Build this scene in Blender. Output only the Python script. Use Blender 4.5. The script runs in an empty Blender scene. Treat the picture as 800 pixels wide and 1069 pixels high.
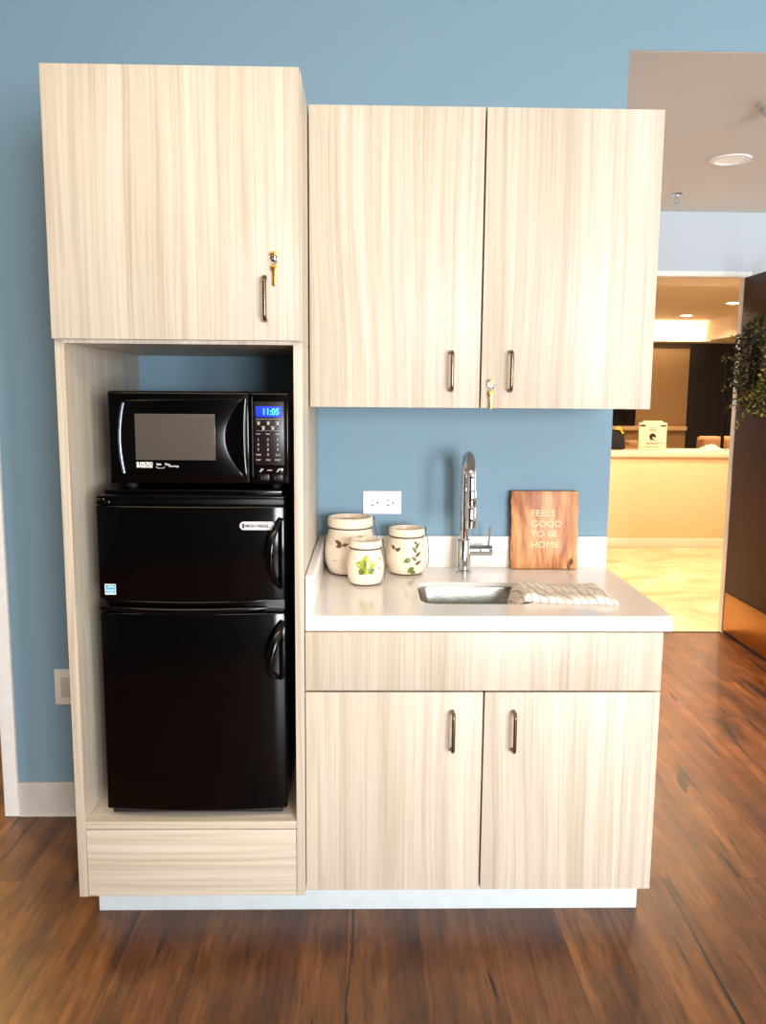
import bpy, bmesh, math, random
from mathutils import Vector, Matrix
random.seed(7)
scene = bpy.context.scene
COL = scene.collection
PI = math.pi

# ------------------------------------------------------------------ helpers
def lin(c):
    return tuple(((v / 255) / 12.92 if v / 255 <= .04045 else ((v / 255 + .055) / 1.055) ** 2.4) for v in c) + (1,)

class MB:
    """collects shapes (world coordinates) for ONE mesh object"""
    def __init__(s): s.bm = bmesh.new()
    def _merge(s, b, mi=0):
        for f in b.faces: f.material_index = mi
        me = bpy.data.meshes.new('tmp'); b.to_mesh(me); b.free()
        s.bm.from_mesh(me); bpy.data.meshes.remove(me)
        return s
    def box(s, x0, x1, y0, y1, z0, z1, bev=0.0, seg=2, mi=0, M=None):
        b = bmesh.new(); bmesh.ops.create_cube(b, size=1)
        for v in b.verts:
            v.co = Vector(((x0 + x1) / 2 + v.co.x * (x1 - x0), (y0 + y1) / 2 + v.co.y * (y1 - y0), (z0 + z1) / 2 + v.co.z * (z1 - z0)))
        if bev > 0:
            bmesh.ops.bevel(b, geom=list(b.edges), offset=bev, segments=seg, profile=.5, affect='EDGES')
        if M is not None: bmesh.ops.transform(b, matrix=M, verts=b.verts)
        return s._merge(b, mi)
    def prism(s, pts, axis, a0, a1, bev=0.0, seg=2, mi=0, M=None):
        """polygon extruded along an axis; pts are 2D: axis x->(y,z)  y->(x,z)  z->(x,y)"""
        def P(p, a):
            return {'x': (a, p[0], p[1]), 'y': (p[0], a, p[1]), 'z': (p[0], p[1], a)}[axis]
        b = bmesh.new()
        A = [b.verts.new(P(p, a0)) for p in pts]; B = [b.verts.new(P(p, a1)) for p in pts]
        n = len(pts)
        b.faces.new(A); b.faces.new(B[::-1])
        for i in range(n): b.faces.new((A[i], B[i], B[(i + 1) % n], A[(i + 1) % n]))
        bmesh.ops.recalc_face_normals(b, faces=b.faces)
        if bev > 0:
            ed = [e for e in b.edges if len(e.link_faces) == 2 and e.calc_face_angle(0) > .6]
            bmesh.ops.bevel(b, geom=ed, offset=bev, segments=seg, profile=.5, affect='EDGES')
        if M is not None: bmesh.ops.transform(b, matrix=M, verts=b.verts)
        return s._merge(b, mi)
    def lathe(s, prof, c, n=40, mi=0, M=None, cap=True):
        """prof: (r, z) pairs, around z through c"""
        b = bmesh.new(); rings = []
        for r, z in prof:
            if r < 1e-6: rings.append([b.verts.new((c[0], c[1], c[2] + z))])
            else: rings.append([b.verts.new((c[0] + r * math.cos(2 * PI * k / n), c[1] + r * math.sin(2 * PI * k / n), c[2] + z)) for k in range(n)])
        for A, B in zip(rings, rings[1:]):
            if len(A) == 1 and len(B) == 1: continue
            for k in range(n):
                k2 = (k + 1) % n
                if len(A) == 1: b.faces.new((A[0], B[k], B[k2]))
                elif len(B) == 1: b.faces.new((A[k], A[k2], B[0]))
                else: b.faces.new((A[k], A[k2], B[k2], B[k]))
        if cap:
            if len(rings[0]) > 1: b.faces.new(rings[0][::-1])
            if len(rings[-1]) > 1: b.faces.new(rings[-1])
        bmesh.ops.recalc_face_normals(b, faces=b.faces)
        if M is not None: bmesh.ops.transform(b, matrix=M, verts=b.verts)
        return s._merge(b, mi)
    def tube(s, pts, r, n=12, mi=0, flat=1.0, up=None, cap=True):
        """round tube through points; r a number or one per point; flat squeezes along the second axis"""
        b = bmesh.new(); pts = [Vector(p) for p in pts]; m = len(pts)
        R = r if isinstance(r, (list, tuple)) else [r] * m
        t = [(pts[min(i + 1, m - 1)] - pts[max(i - 1, 0)]).normalized() for i in range(m)]
        u = Vector(up) if up else (Vector((0, 0, 1)) if abs(t[0].z) < .9 else Vector((1, 0, 0)))
        rings = []
        for i in range(m):
            u = (u - t[i] * u.dot(t[i])).normalized(); w = t[i].cross(u)
            rings.append([b.verts.new(pts[i] + u * (R[i] * math.cos(2 * PI * k / n)) + w * (R[i] * flat * math.sin(2 * PI * k / n))) for k in range(n)])
        for A, B in zip(rings, rings[1:]):
            for k in range(n): b.faces.new((A[k], A[(k + 1) % n], B[(k + 1) % n], B[k]))
        if cap: b.faces.new(rings[0][::-1]); b.faces.new(rings[-1])
        bmesh.ops.recalc_face_normals(b, faces=b.faces)
        return s._merge(b, mi)
    def faces(s, verts, faces, mi=0):
        b = bmesh.new(); V = [b.verts.new(v) for v in verts]
        for f in faces: b.faces.new([V[i] for i in f])
        return s._merge(b, mi)
    def text(s, body, x, z, size, y, depth=.0006, align='LEFT', mi=0, bold=0.0, sx=1.0, M=None, vert='BASELINE'):
        """lettering standing in an XZ plane, facing -y"""
        cu = bpy.data.curves.new('lettering', 'FONT'); cu.body = body; cu.size = size
        cu.align_x = align; cu.align_y = {'BASELINE': 'BOTTOM_BASELINE', 'C': 'CENTER'}.get(vert, 'BOTTOM_BASELINE')
        cu.extrude = depth; cu.offset = bold
        o = bpy.data.objects.new('lettering', cu); COL.objects.link(o)
        dg = bpy.context.evaluated_depsgraph_get()
        me = bpy.data.meshes.new_from_object(o.evaluated_get(dg))
        b = bmesh.new(); b.from_mesh(me)
        for v in b.verts: v.co = Vector((x + v.co.x * sx, y - v.co.z, z + v.co.y))
        bmesh.ops.recalc_face_normals(b, faces=b.faces)
        if M is not None: bmesh.ops.transform(b, matrix=M, verts=b.verts)
        bpy.data.objects.remove(o); bpy.data.curves.remove(cu); bpy.data.meshes.remove(me)
        return s._merge(b, mi)
    def build(s, name, mats, parent=None, smooth=38, origin=None):
        if not isinstance(mats, (list, tuple)): mats = [mats]
        me = bpy.data.meshes.new(name)
        pw = Vector((0, 0, 0)); p = parent
        while p is not None: pw = pw + p.location; p = p.parent
        V = [v.co for v in s.bm.verts]
        if origin is None:
            lo = [min(v[i] for v in V) for i in range(3)]; hi = [max(v[i] for v in V) for i in range(3)]
            origin = Vector(((lo[0] + hi[0]) / 2, (lo[1] + hi[1]) / 2, lo[2]))
        origin = Vector(origin)
        for v in s.bm.verts: v.co = v.co - origin
        s.bm.to_mesh(me); s.bm.free()
        for m in mats: me.materials.append(m)
        if smooth:
            for f in me.polygons: f.use_smooth = True
            me.set_sharp_from_angle(angle=math.radians(smooth))
        o = bpy.data.objects.new(name, me); COL.objects.link(o)
        o.parent = parent; o.location = origin - pw
        return o

def thing(name, label, cat, loc, group=None):
    o = bpy.data.objects.new(name, None); COL.objects.link(o); o.empty_display_size = .05
    o.location = loc; return tag(o, label, cat, group)
def tag(o, label, cat, group=None):
    o['label'] = label; o['category'] = cat
    if group: o['group'] = group
    return o
def struct(name, mb, m, parent=None, smooth=38):
    o = mb.build(name, m, parent, smooth)
    if parent is None: o['kind'] = 'structure'
    return o

# ------------------------------------------------------------------ materials
class NT:
    def __init__(s, name):
        s.m = bpy.data.materials.new(name); s.m.use_nodes = True
        s.t = s.m.node_tree; s.b = s.t.nodes['Principled BSDF']
    def n(s, typ, **kw):
        nd = s.t.nodes.new(typ)
        for k, v in kw.items():
            if k in nd.inputs: nd.inputs[k].default_value = v
            else: setattr(nd, k, v)
        return nd
    def l(s, a, b): s.t.links.new(a, b)
    def ramp(s, fac, stops):
        r = s.n('ShaderNodeValToRGB'); e = r.color_ramp.elements
        while len(e) < len(stops): e.new(.5)
        for el, (p, c) in zip(e, stops): el.position = p; el.color = c
        s.l(fac, r.inputs[0]); return r.outputs[0]
    def mix(s, fac, a, b, blend='MIX'):
        m = s.n('ShaderNodeMix', data_type='RGBA', blend_type=blend)
        for sock, v in ((m.inputs[0], fac), (m.inputs[6], a), (m.inputs[7], b)):
            if hasattr(v, 'links'): s.l(v, sock)
            else: sock.default_value = v
        return m.outputs[2]
    def coords(s, scale, rand=True, rot=(0, 0, 0)):
        tc = s.n('ShaderNodeTexCoord'); out = tc.outputs['Object']
        if rand:
            oi = s.n('ShaderNodeObjectInfo')
            mu = s.n('ShaderNodeVectorMath', operation='MULTIPLY_ADD')
            mu.inputs[0].default_value = (7.3, 3.1, 5.7)
            cx = s.n('ShaderNodeCombineXYZ')
            for i in range(3): s.l(oi.outputs['Random'], cx.inputs[i])
            s.l(cx.outputs[0], mu.inputs[1]); s.l(out, mu.inputs[2]); out = mu.outputs[0]
        mp = s.n('ShaderNodeMapping'); mp.inputs['Scale'].default_value = scale; mp.inputs['Rotation'].default_value = rot
        s.l(out, mp.inputs['Vector']); return mp.outputs[0]
    def noise(s, vec, scale, detail=4, rough=.55, dist=0):
        n = s.n('ShaderNodeTexNoise', Scale=scale, Detail=detail, Roughness=rough, Distortion=dist)
        s.l(vec, n.inputs['Vector']); return n.outputs[0]
    def bump(s, h, strength=.2, dist=.002):
        b = s.n('ShaderNodeBump', Strength=strength, Distance=dist); s.l(h, b.inputs['Height']); s.l(b.outputs[0], s.b.inputs['Normal'])
    def set(s, **kw):
        for k, v in kw.items(): s.b.inputs[k.replace('_', ' ')].default_value = v
        return s

def plain(name, rgb, rough=.5, metal=0.0, spec=.5, coat=0, vary=.04, nscale=30, bump=0):
    t = NT(name); t.set(Roughness=rough, Metallic=metal); t.b.inputs['Specular IOR Level'].default_value = spec
    c = lin(rgb); v = t.coords((1, 1, 1)); nz = t.noise(v, nscale)
    a = tuple(x * (1 - vary) for x in c[:3]) + (1,); b = tuple(min(1, x * (1 + vary)) for x in c[:3]) + (1,)
    t.l(t.ramp(nz, [(.3, a), (.7, b)]), t.b.inputs['Base Color'])
    if coat: t.set(Coat_Weight=coat, Coat_Roughness=.05)
    if bump: t.bump(nz, bump, .001)
    return t.m

def glow(name, rgb, strength):
    t = NT(name); t.set(Base_Color=lin(rgb), Emission_Color=lin(rgb), Emission_Strength=strength); return t.m

def laminate(name, axis='z'):
    t = NT(name); t.set(Roughness=.42)
    t.b.inputs['Specular IOR Level'].default_value = .35
    A = lambda k: (1, 1, k) if axis == 'z' else (k, 1, 1)
    v = t.coords(A(.014)); vs = t.coords(A(.30))
    # a slow noise bends the straight grain a little and opens it into arches in places
    warp = t.noise(vs, 3.2, 2, .5); spot = t.ramp(t.noise(vs, 2.1, 1, .4), [(.48, (.008, .008, .008, 1)), (.66, (.055, .055, .055, 1))])
    mu = t.n('ShaderNodeMath', operation='MULTIPLY'); t.l(warp, mu.inputs[0]); t.l(spot, mu.inputs[1])
    comb = t.n('ShaderNodeCombineXYZ'); t.l(mu.outputs[0], comb.inputs[0 if axis == 'z' else 2])
    ad = t.n('ShaderNodeVectorMath', operation='ADD'); t.l(v, ad.inputs[0]); t.l(comb.outputs[0], ad.inputs[1]); w = ad.outputs[0]
    fine = t.noise(w, 150, 4, .6); mid = t.noise(w, 48, 3, .5); broad = t.noise(w, 13, 2, .5)
    c1 = t.ramp(broad, [(.30, lin((205, 196, 182))), (.50, lin((213, 205, 192))), (.70, lin((221, 214, 202)))])
    c2 = t.ramp(mid, [(.34, lin((236, 231, 224))), (.50, lin((248, 246, 242))), (.66, lin((255, 254, 252)))])
    c3 = t.ramp(fine, [(.34, lin((232, 226, 219))), (.50, lin((250, 248, 246))), (.64, lin((255, 255, 255)))])
    col = t.mix(.9, t.mix(.9, c1, c2, 'MULTIPLY'), c3, 'MULTIPLY')
    t.l(col, t.b.inputs['Base Color']); t.bump(fine, .04, .0005)
    return t.m

def wood_floor():
    t = NT('dark_plank_floor'); t.set(Roughness=.36)
    tc = t.n('ShaderNodeTexCoord')
    mp = t.n('ShaderNodeMapping'); mp.inputs['Rotation'].default_value = (0, 0, PI / 2); mp.inputs['Location'].default_value = (.35, .06, 0)
    t.l(tc.outputs['Object'], mp.inputs['Vector'])
    br = t.n('ShaderNodeTexBrick', Scale=1.0, offset=.37, offset_frequency=2)
    br.inputs['Brick Width'].default_value = 1.25; br.inputs['Row Height'].default_value = .19
    br.inputs['Mortar Size'].default_value = .0011; br.inputs['Mortar Smooth'].default_value = .3; br.inputs['Bias'].default_value = 0
    br.inputs['Color1'].default_value = (0, 0, 0, 1); br.inputs['Color2'].default_value = (1, 1, 1, 1); br.inputs['Mortar'].default_value = (.5, .5, .5, 1)
    t.l(mp.outputs[0], br.inputs['Vector'])
    # per plank shift of the grain
    sh = t.n('ShaderNodeVectorMath', operation='MULTIPLY_ADD'); sh.inputs[1].default_value = (3, 9, 0)
    t.l(br.outputs['Color'], sh.inputs[0]); t.l(tc.outputs['Object'], sh.inputs[2])
    mp2 = t.n('ShaderNodeMapping'); mp2.inputs['Scale'].default_value = (1, .085, 1); t.l(sh.outputs[0], mp2.inputs['Vector'])
    g1 = t.noise(mp2.outputs[0], 13, 5, .62, .35)
    g2 = t.noise(mp2.outputs[0], 70, 5, .68, .15)
    g3 = t.noise(sh.outputs[0], 3.5, 4, .6)
    base = t.ramp(g1, [(.28, lin((76, 43, 17))), (.46, lin((122, 76, 35))), (.60, lin((148, 97, 49))), (.76, lin((176, 124, 72)))])
    c2 = t.ramp(g2, [(.33, lin((140, 124, 112))), (.5, lin((228, 222, 216))), (.66, lin((255, 252, 248)))])
    c3 = t.ramp(g3, [(.35, lin((170, 160, 152))), (.65, lin((255, 255, 255)))])
    pl = t.ramp(br.outputs['Color'], [(0, lin((226, 220, 216))), (1, lin((255, 255, 255)))])
    col = t.mix(1, t.mix(.75, t.mix(.8, base, c2, 'MULTIPLY'), c3, 'MULTIPLY'), pl, 'MULTIPLY')
    col = t.mix(br.outputs['Fac'], col, lin((66, 32, 15)))
    # short cracks of the hand-scraped surface
    mp3 = t.n('ShaderNodeMapping'); mp3.inputs['Scale'].default_value = (1, .07, 1); t.l(sh.outputs[0], mp3.inputs['Vector'])
    cr = t.noise(mp3.outputs[0], 15, 3, .5, .9)
    crm = t.ramp(cr, [(.64, (0, 0, 0, 1)), (.665, (1, 1, 1, 1))])
    col = t.mix(crm, col, lin((34, 15, 7)))
    t.l(col, t.b.inputs['Base Color'])
    rr = t.ramp(g2, [(.3, (.30, .30, .30, 1)), (.7, (.46, .46, .46, 1))]); t.l(rr, t.b.inputs['Roughness'])
    t.bump(g2, .12, .002)
    return t.m

def tile_floor():
    t = NT('cream_stone_floor'); t.set(Roughness=.3)
    v = t.coords((1, 1, 1), rand=False)
    n1 = t.noise(v, 2.2, 6, .6, 1.2)
    c = t.ramp(n1, [(.35, lin((206, 178, 128))), (.5, lin((226, 204, 160))), (.65, lin((240, 226, 192)))])
    t.l(c, t.b.inputs['Base Color']); return t.m

def paint(name, rgb, rough=.6):
    t = NT(name); t.set(Roughness=rough); t.b.inputs['Specular IOR Level'].default_value = .25
    v = t.coords((1, 1, 1), rand=False); n = t.noise(v, 180, 3)
    c = lin(rgb); t.l(t.ramp(n, [(.2, tuple(x * .985 for x in c[:3]) + (1,)), (.8, c)]), t.b.inputs['Base Color'])
    t.bump(n, .05, .0006); return t.m

def brushed(name, rgb, rough, metal=1.0, sc=(1, 1, 40)):
    t = NT(name); t.set(Metallic=metal, Base_Color=lin(rgb))
    n = t.noise(t.coords(sc), 40, 3)
    t.l(t.ramp(n, [(.3, (rough * .7,) * 3 + (1,)), (.7, (rough * 1.3,) * 3 + (1,))]), t.b.inputs['Roughness']); return t.m

def board_wood():
    t = NT('live_edge_board_wood'); t.set(Roughness=.45)
    v = t.coords((1, 1, .2), rand=False, rot=(0, .10, 0))
    n1 = t.noise(v, 12, 4, .55, 1.2); n2 = t.noise(v, 60, 4, .6); n3 = t.noise(t.coords((1, 1, .55), rand=False), 17, 2, .5)
    c1 = t.ramp(n1, [(.28, lin((120, 64, 30))), (.40, lin((176, 106, 56))), (.50, lin((208, 146, 90))), (.62, lin((230, 176, 118)))])
    c2 = t.ramp(n2, [(.35, lin((215, 195, 175))), (.6, lin((255, 255, 255)))])
    col = t.mix(.8, c1, c2, 'MULTIPLY')
    sp = t.ramp(n3, [(.70, (0, 0, 0, 1)), (.76, (1, 1, 1, 1))])
    col = t.mix(sp, col, lin((70, 34, 16)))
    t.l(col, t.b.inputs['Base Color']); return t.m

def towel_mat():
    t = NT('checked_towel_cotton'); t.set(Roughness=.95)
    t.b.inputs['Specular IOR Level'].default_value = .1
    tc = t.n('ShaderNodeTexCoord'); sep = t.n('ShaderNodeSeparateXYZ'); t.l(tc.outputs['UV'], sep.inputs[0])
    def lines(sock, freq, lo):
        m = t.n('ShaderNodeMath', operation='MULTIPLY'); m.inputs[1].default_value = freq; t.l(sock, m.inputs[0])
        f = t.n('ShaderNodeMath', operation='FRACT'); t.l(m.outputs[0], f.inputs[0])
        return t.ramp(f.outputs[0], [(lo, (0, 0, 0, 1)), (lo + .06, (1, 1, 1, 1)), (lo + .15, (1, 1, 1, 1)), (lo + .22, (0, 0, 0, 1))])
    a = lines(sep.outputs[0], 14, .4); b = lines(sep.outputs[1], 7, .4)
    col = t.mix(a, lin((246, 236, 224)), lin((196, 168, 146)))
    bb = t.n('ShaderNodeMath', operation='MULTIPLY'); bb.inputs[1].default_value = .3; t.l(b, bb.inputs[0])
    col = t.mix(bb.outputs[0], col, lin((205, 184, 166)))
    t.l(col, t.b.inputs['Base Color'])
    nz = t.noise(t.coords((1, 1, 1), rand=False), 700, 2); t.bump(nz, .4, .001); return t.m

def dark_door():
    t = NT('dark_brown_door_veneer'); t.set(Roughness=.55); t.b.inputs['Specular IOR Level'].default_value = .3
    n = t.noise(t.coords((1, 1, .05)), 40, 5, .6)
    t.l(t.ramp(n, [(.3, lin((46, 21, 13))), (.7, lin((66, 33, 21)))]), t.b.inputs['Base Color']); return t.m

M = dict(
    lam=laminate('pale_ash_laminate'), lamh=laminate('pale_ash_laminate_crosswise', 'x'),
    floor=wood_floor(), tile=tile_floor(),
    blue=paint('slate_blue_wall_paint', (124, 154, 173)), dim=paint('taupe_wall_paint', (92, 84, 78)), pale=paint('pale_grey_wall_paint', (198, 210, 220)),
    cream=paint('warm_cream_paint', (226, 212, 190)), ceil=paint('ceiling_paint', (226, 220, 210)),
    white=plain('white_trim_enamel', (248, 248, 246), .35), base=plain('grey_vinyl_base', (196, 192, 186), .45),
    kick=plain('pale_grey_toe_board', (216, 226, 232), .5),
    quartz=plain('white_quartz', (244, 240, 236), .16, vary=.015, nscale=220),
    black=plain('black_gloss_enamel', (3, 3, 4), .13, spec=.36, vary=.1), blackm=plain('black_textured_steel', (4, 4, 5), .32, spec=.36, vary=.1, nscale=300, bump=.1),
    blackg=plain('black_glass', (10, 9, 9), .05), rubber=plain('black_rubber', (18, 18, 18), .7), gap=plain('black_recess', (8, 8, 9), .6),
    mesh=plain('microwave_window_mesh', (84, 79, 73), .10, vary=.02), panelbrown=plain('keypad_membrane', (26, 17, 16), .3),
    silver=plain('silver_strip', (120, 130, 145), .22, .8), legend=plain('keypad_legend', (190, 180, 178), .5), ink=plain('printed_white', (235, 235, 235), .5),
    display=glow('lcd_backlight', (8, 40, 190), 1.2), digit=glow('lcd_digit', (60, 190, 255), 2.0),
    chrome=plain('polished_chrome', (205, 208, 212), .06, 1.0, vary=.01), steel=brushed('brushed_sink_steel', (190, 190, 184), .24),
    bronze=brushed('satin_bronze_pull', (128, 106, 88), .3), brass=brushed('brass_key', (205, 160, 80), .3), kickbrass=brushed('brushed_brass_kickplate', (196, 142, 72), .38, sc=(1, 40, 1)),
    cer=plain('cream_glazed_ceramic', (242, 226, 204), .22, vary=.03, nscale=14), ring=plain('dark_glaze_line', (92, 70, 50), .4), lidm=plain('warm_ceramic_lid', (214, 192, 160), .35),
    wire=plain('dark_wire', (60, 52, 44), .4, .7), leafy=plain('yellow_green_glaze', (164, 172, 44), .3, vary=.25, nscale=90), leafg=plain('olive_green_glaze', (104, 118, 44), .3, vary=.2, nscale=90),
    leafo=plain('orange_glaze', (216, 130, 66), .3), leafb=plain('brown_glaze', (112, 78, 40), .3), faint=plain('grey_glaze_script', (186, 178, 170), .4),
    board=board_wood(), bark=plain('dark_board_edge', (62, 34, 18), .7, vary=.3), letter=plain('pale_engraving', (232, 208, 168), .6),
    towel=towel_mat(), plate=plain('white_wall_plate', (244, 244, 242), .3), slot=plain('dark_slot', (30, 30, 30), .6), plate2=plain('ivory_wall_plate', (226, 222, 214), .35),
    door=dark_door(), leaf=plain('dark_boxwood_leaf', (34, 48, 20), .5, vary=.4, nscale=60), leaf2=plain('olive_boxwood_leaf', (92, 92, 28), .5, vary=.35, nscale=60), twig=plain('twig_bark', (60, 44, 28), .8, vary=.3),
    peach=plain('peach_reception_panel', (236, 208, 164), .5), ctop=plain('cream_reception_top', (240, 228, 204), .3), tan=paint('tan_wall_panel', (150, 122, 82)), railm=plain('light_oak_rail', (206, 176, 128), .5),
    dkwall=plain('dark_void_wall', (14, 9, 8), .6), sofa=plain('tan_upholstery', (190, 150, 100), .8, bump=.3, nscale=300), carton=plain('white_carton', (240, 228, 200), .7), cyellow=plain('yellow_flap', (226, 180, 60), .6),  # dkwall: darkness of the lobby opening put into the colour
    print=plain('black_print', (24, 20, 18), .6), bag=plain('black_bag', (14, 13, 14), .7), paperm=plain('white_paper', (245, 238, 222), .8), lens=glow('warm_lamp_lens', (255, 226, 170), 30), lensdim=glow('unlit_lamp_lens', (240, 236, 225), .25),
    cyan=plain('cyan_print', (60, 178, 216), .4), badge=plain('silver_badge', (214, 216, 220), .3), lampblack=plain('black_lamp_metal', (30, 30, 34), .25, .6),
)

# ------------------------------------------------------------------ setting
T0 = .0
struct('floor', MB().box(-3.2, 6.2, -6.2, 2.2, -.1, 0), M['floor'])
struct('floor_lobby', MB().box(-2.0, 9, 2.2, 11, -.1, -.0005), M['tile'])
struct('trim_1', MB().box(1.25, 2.31, 2.188, 2.212, -.001, .002), M['bark'])          # threshold strip
# blue wall with the opening of the hall at the right and a doorway at the left
LX = -1.053
w = MB(); w.box(LX, .944, 0, .15, 0, 3.0); w.box(.944, 6.2, 0, .15, 2.451, 3.0); w.box(-3.2, LX, 0, .15, 2.15, 3.0); w.box(-3.2, -2.05, 0, .15, 0, 2.15)
struct('wall_back', w, M['blue'], smooth=0)
struct('wall_left', MB().box(-3.3, -3.2, -6.2, 0, 0, 3.0), M['dim'], smooth=0)
struct('wall_right', MB().box(6.2, 6.3, -6.2, 2.45, 0, 3.0), M['cream'], smooth=0)
WZ0, WZ1 = .35, 2.25
WX = [(1.1, 2.3), (2.6, 3.8)]
w = MB(); xs = [-3.2] + [v for p in WX for v in p] + [6.2]
for i in range(0, len(xs), 2): w.box(xs[i], xs[i + 1], -6.35, -6.2, 0, 3.0)
for a, b in WX: w.box(a, b, -6.35, -6.2, 0, WZ0); w.box(a, b, -6.35, -6.2, WZ1, 3.0)
struct('wall_rear', w, M['dim'], smooth=0)
for i, (a, b) in enumerate(WX):
    f = MB()
    for x0, x1, z0, z1 in ((a, b, WZ0, WZ0 + .06), (a, b, WZ1 - .06, WZ1), (a, a + .06, WZ0, WZ1), (b - .06, b, WZ0, WZ1), ((a + b) / 2 - .02, (a + b) / 2 + .02, WZ0, WZ1)):
        f.box(x0, x1, -6.28, -6.22, z0, z1)
    struct('window_%d' % (i + 1), f, M['white'])
struct('ceiling', MB().box(-3.3, 6.3, -6.35, .15, 3.0, 3.1), M['ceil'], smooth=0)
# left door casing, baseboard
c = MB(); c.box(LX, -1.006, -.022, 0, 0, 2.22, .003); c.box(-2.11, -2.05, -.022, 0, 0, 2.22, .003); c.box(-2.05, LX, -.022, 0, 2.15, 2.22, .003)
struct('trim_2', c, M['white'])
b = MB(); b.prism([(0, 0), (-.022, 0), (-.018, .008), (-.011, .012), (-.011, .106), (-.007, .1132), (0, .1132)], 'x', -1.006, -.5875)
struct('baseboard_back', b, M['base'])
# small lit room beyond the left doorway
struct('wall_side', MB().box(-3.2, .8, 1.15, 1.2, 0, 2.6), M['cream'], smooth=0)
struct('ceiling_side', MB().box(-3.2, .8, .15, 1.2, 2.4, 2.5), M['ceil'], smooth=0)
struct('wall_partition', MB().box(.8, .85, .15, 2.2, 0, 2.451), M['pale'], smooth=0)
# hall
struct('ceiling_hall', MB().box(.85, 6.2, .15, 2.2, 2.451, 2.55).box(.9445, 6.2, .004, .15, 2.4498, 2.4509), M['ceil'], smooth=0)
w = MB(); w.box(.85, 1.3, 2.2, 2.25, 0, 2.451); w.box(2.36, 6.2, 2.2, 2.25, 0, 2.451); w.box(1.3, 2.36, 2.2, 2.25, 2.125, 2.451)
struct('wall_hall', w, M['pale'], smooth=0)
fr = MB(); fr.box(1.25, 2.311, 2.185, 2.2, 2.095, 2.124, .002); fr.box(1.25, 1.31, 2.185, 2.2, 0, 2.095, .003); fr.box(1.3, 2.36, 2.2, 2.25, 2.095, 2.125); fr.box(2.315, 2.36, 2.2, 2.25, 0, 2.095); fr.box(1.3, 1.33, 2.2, 2.25, 0, 2.095)
struct('trim_3', fr, M['white'])

# open dark door with kick plate
d = struct('door_1', MB().box(2.312, 2.357, 1.27, 2.185, .012, 2.09, .002), M['door'])
MB().box(2.3095, 2.312, 1.29, 2.165, .022, .255, .0008).build('kick_plate', M['kickbrass'], d)
for z in (.25, 1.05, 1.85): MB().tube([(2.334, 2.192, z - .05), (2.334, 2.192, z + .05)], .007).build('hinge', M['kickbrass'], d)

# lobby shell
struct('ceiling_lobby', MB().box(-2, 9, 2.25, 11, 2.45, 2.55).box(.9, 4.0, 2.25, 2.72, 2.11, 2.45), M['cream'], smooth=0)
w = MB(); w.box(2.0, 4.83, 9.5, 9.6, 0, 2.45)
struct('wall_lobby', w, M['tan'], smooth=0)
struct('wall_dark_void', MB().box(4.83, 9, 9.5, 9.6, 0, 2.45), M['dkwall'], smooth=0)  # near-black sheet standing in for the unlit opening in the back wall
struct('wall_lobby_left', MB().box(-2.1, -2, 2.25, 11, 0, 2.45), M['cream'], smooth=0)
struct('wall_lobby_right', MB().box(9, 9.1, 2.25, 11, 0, 2.45), M['dkwall'], smooth=0)
struct('trim_4', MB().box(-2, 4.82, 9.1, 9.5, 2.185, 2.45), M['cream'], smooth=0)       # bulkhead over the panelled wall
struct('trim_5', MB().box(4.82, 9, 5.0, 9.5, 2.185, 2.45), M['cream'], smooth=0)        # bulkhead along the right
struct('trim_6', MB().box(2.0, 4.83, 9.44, 9.5, .93, .99, .006), M['railm'])            # chair rail
struct('trim_7', MB().box(2.0, 4.83, 9.47, 9.5, 2.11, 2.183), M['twig'])                # dark strip painted in for the shadow line below the bulkhead

# ------------------------------------------------------------------ tall cabinet
XL, XLI, XRI = -.5854, -.563, -.0214
DT = -.6547
tc = thing('tall_cabinet', 'tall pale ash cabinet with open niche around the black refrigerator and microwave', 'cabinet', (-.2927, -.33, 0))
MB().box(XL, XLI, DT, -.002, .1134, 1.533, .0006).build('side_panel', M['lam'], tc)
MB().box(XRI, -.0004, DT, -.002, .1134, 1.533, .0006).build('side_panel', M['lam'], tc)
u = MB(); u.box(XL, XLI, DT, -.002, 1.5335, 2.139, .0006); u.box(XRI, -.0004, DT, -.002, 1.5335, 2.139, .0006); u.box(XLI, XRI, DT, -.002, 1.527, 1.546); u.box(XLI, XRI, DT, -.002, 2.12, 2.139); u.box(XLI, XRI, -.02, -.004, 1.546, 2.12)
u.build('upper_box', M['lam'], tc)
MB().box(XLI + .0003, XRI - .0003, DT + .001, -.004, .3, .3201, .0006).build('shelf', M['lamh'], tc)
MB().box(XLI + .0012, XRI - .0012, DT, DT + .02, .115, .2975, .001).build('bottom_panel', M['lamh'], tc)

def pull(door, x, yf, z0, z1, label=None):
    """bow pull: flat wire arch standing off the door"""
    p = []; n = 6; h = .028; r = .012
    p.append((x, yf - .0002, z0 + .004))
    for k in range(n + 1):
        a = k / n * PI / 2; p.append((x, yf - h + r - r * math.sin(a), z0 + .004 + r - r * math.cos(a)) if k else (x, yf - h + r, z0 + .004))
    for k in range(n + 1):
        a = k / n * PI / 2; p.append((x, yf - h + r - r * math.cos(a), z1 - .004 - r + r * math.sin(a)))
    p.append((x, yf - .0002, z1 - .004))
    return MB().tube(p, .0048, 10, flat=1.0, up=(1, 0, 0)).build('handle', M['bronze'], door)
def lock(door, x, yf, z):
    m = MB(); R = Matrix.Translation((x, yf, z)) @ Matrix.Rotation(PI / 2, 4, 'X')
    m.lathe([(.0, 0), (.0098, 0), (.0098, .002), (.0085, .0032), (.0068, .0034), (.0066, .0026), (0, .0026)], (0, 0, 0), 24, M=R)
    return m.build('lock', M['chrome'], door)
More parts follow.
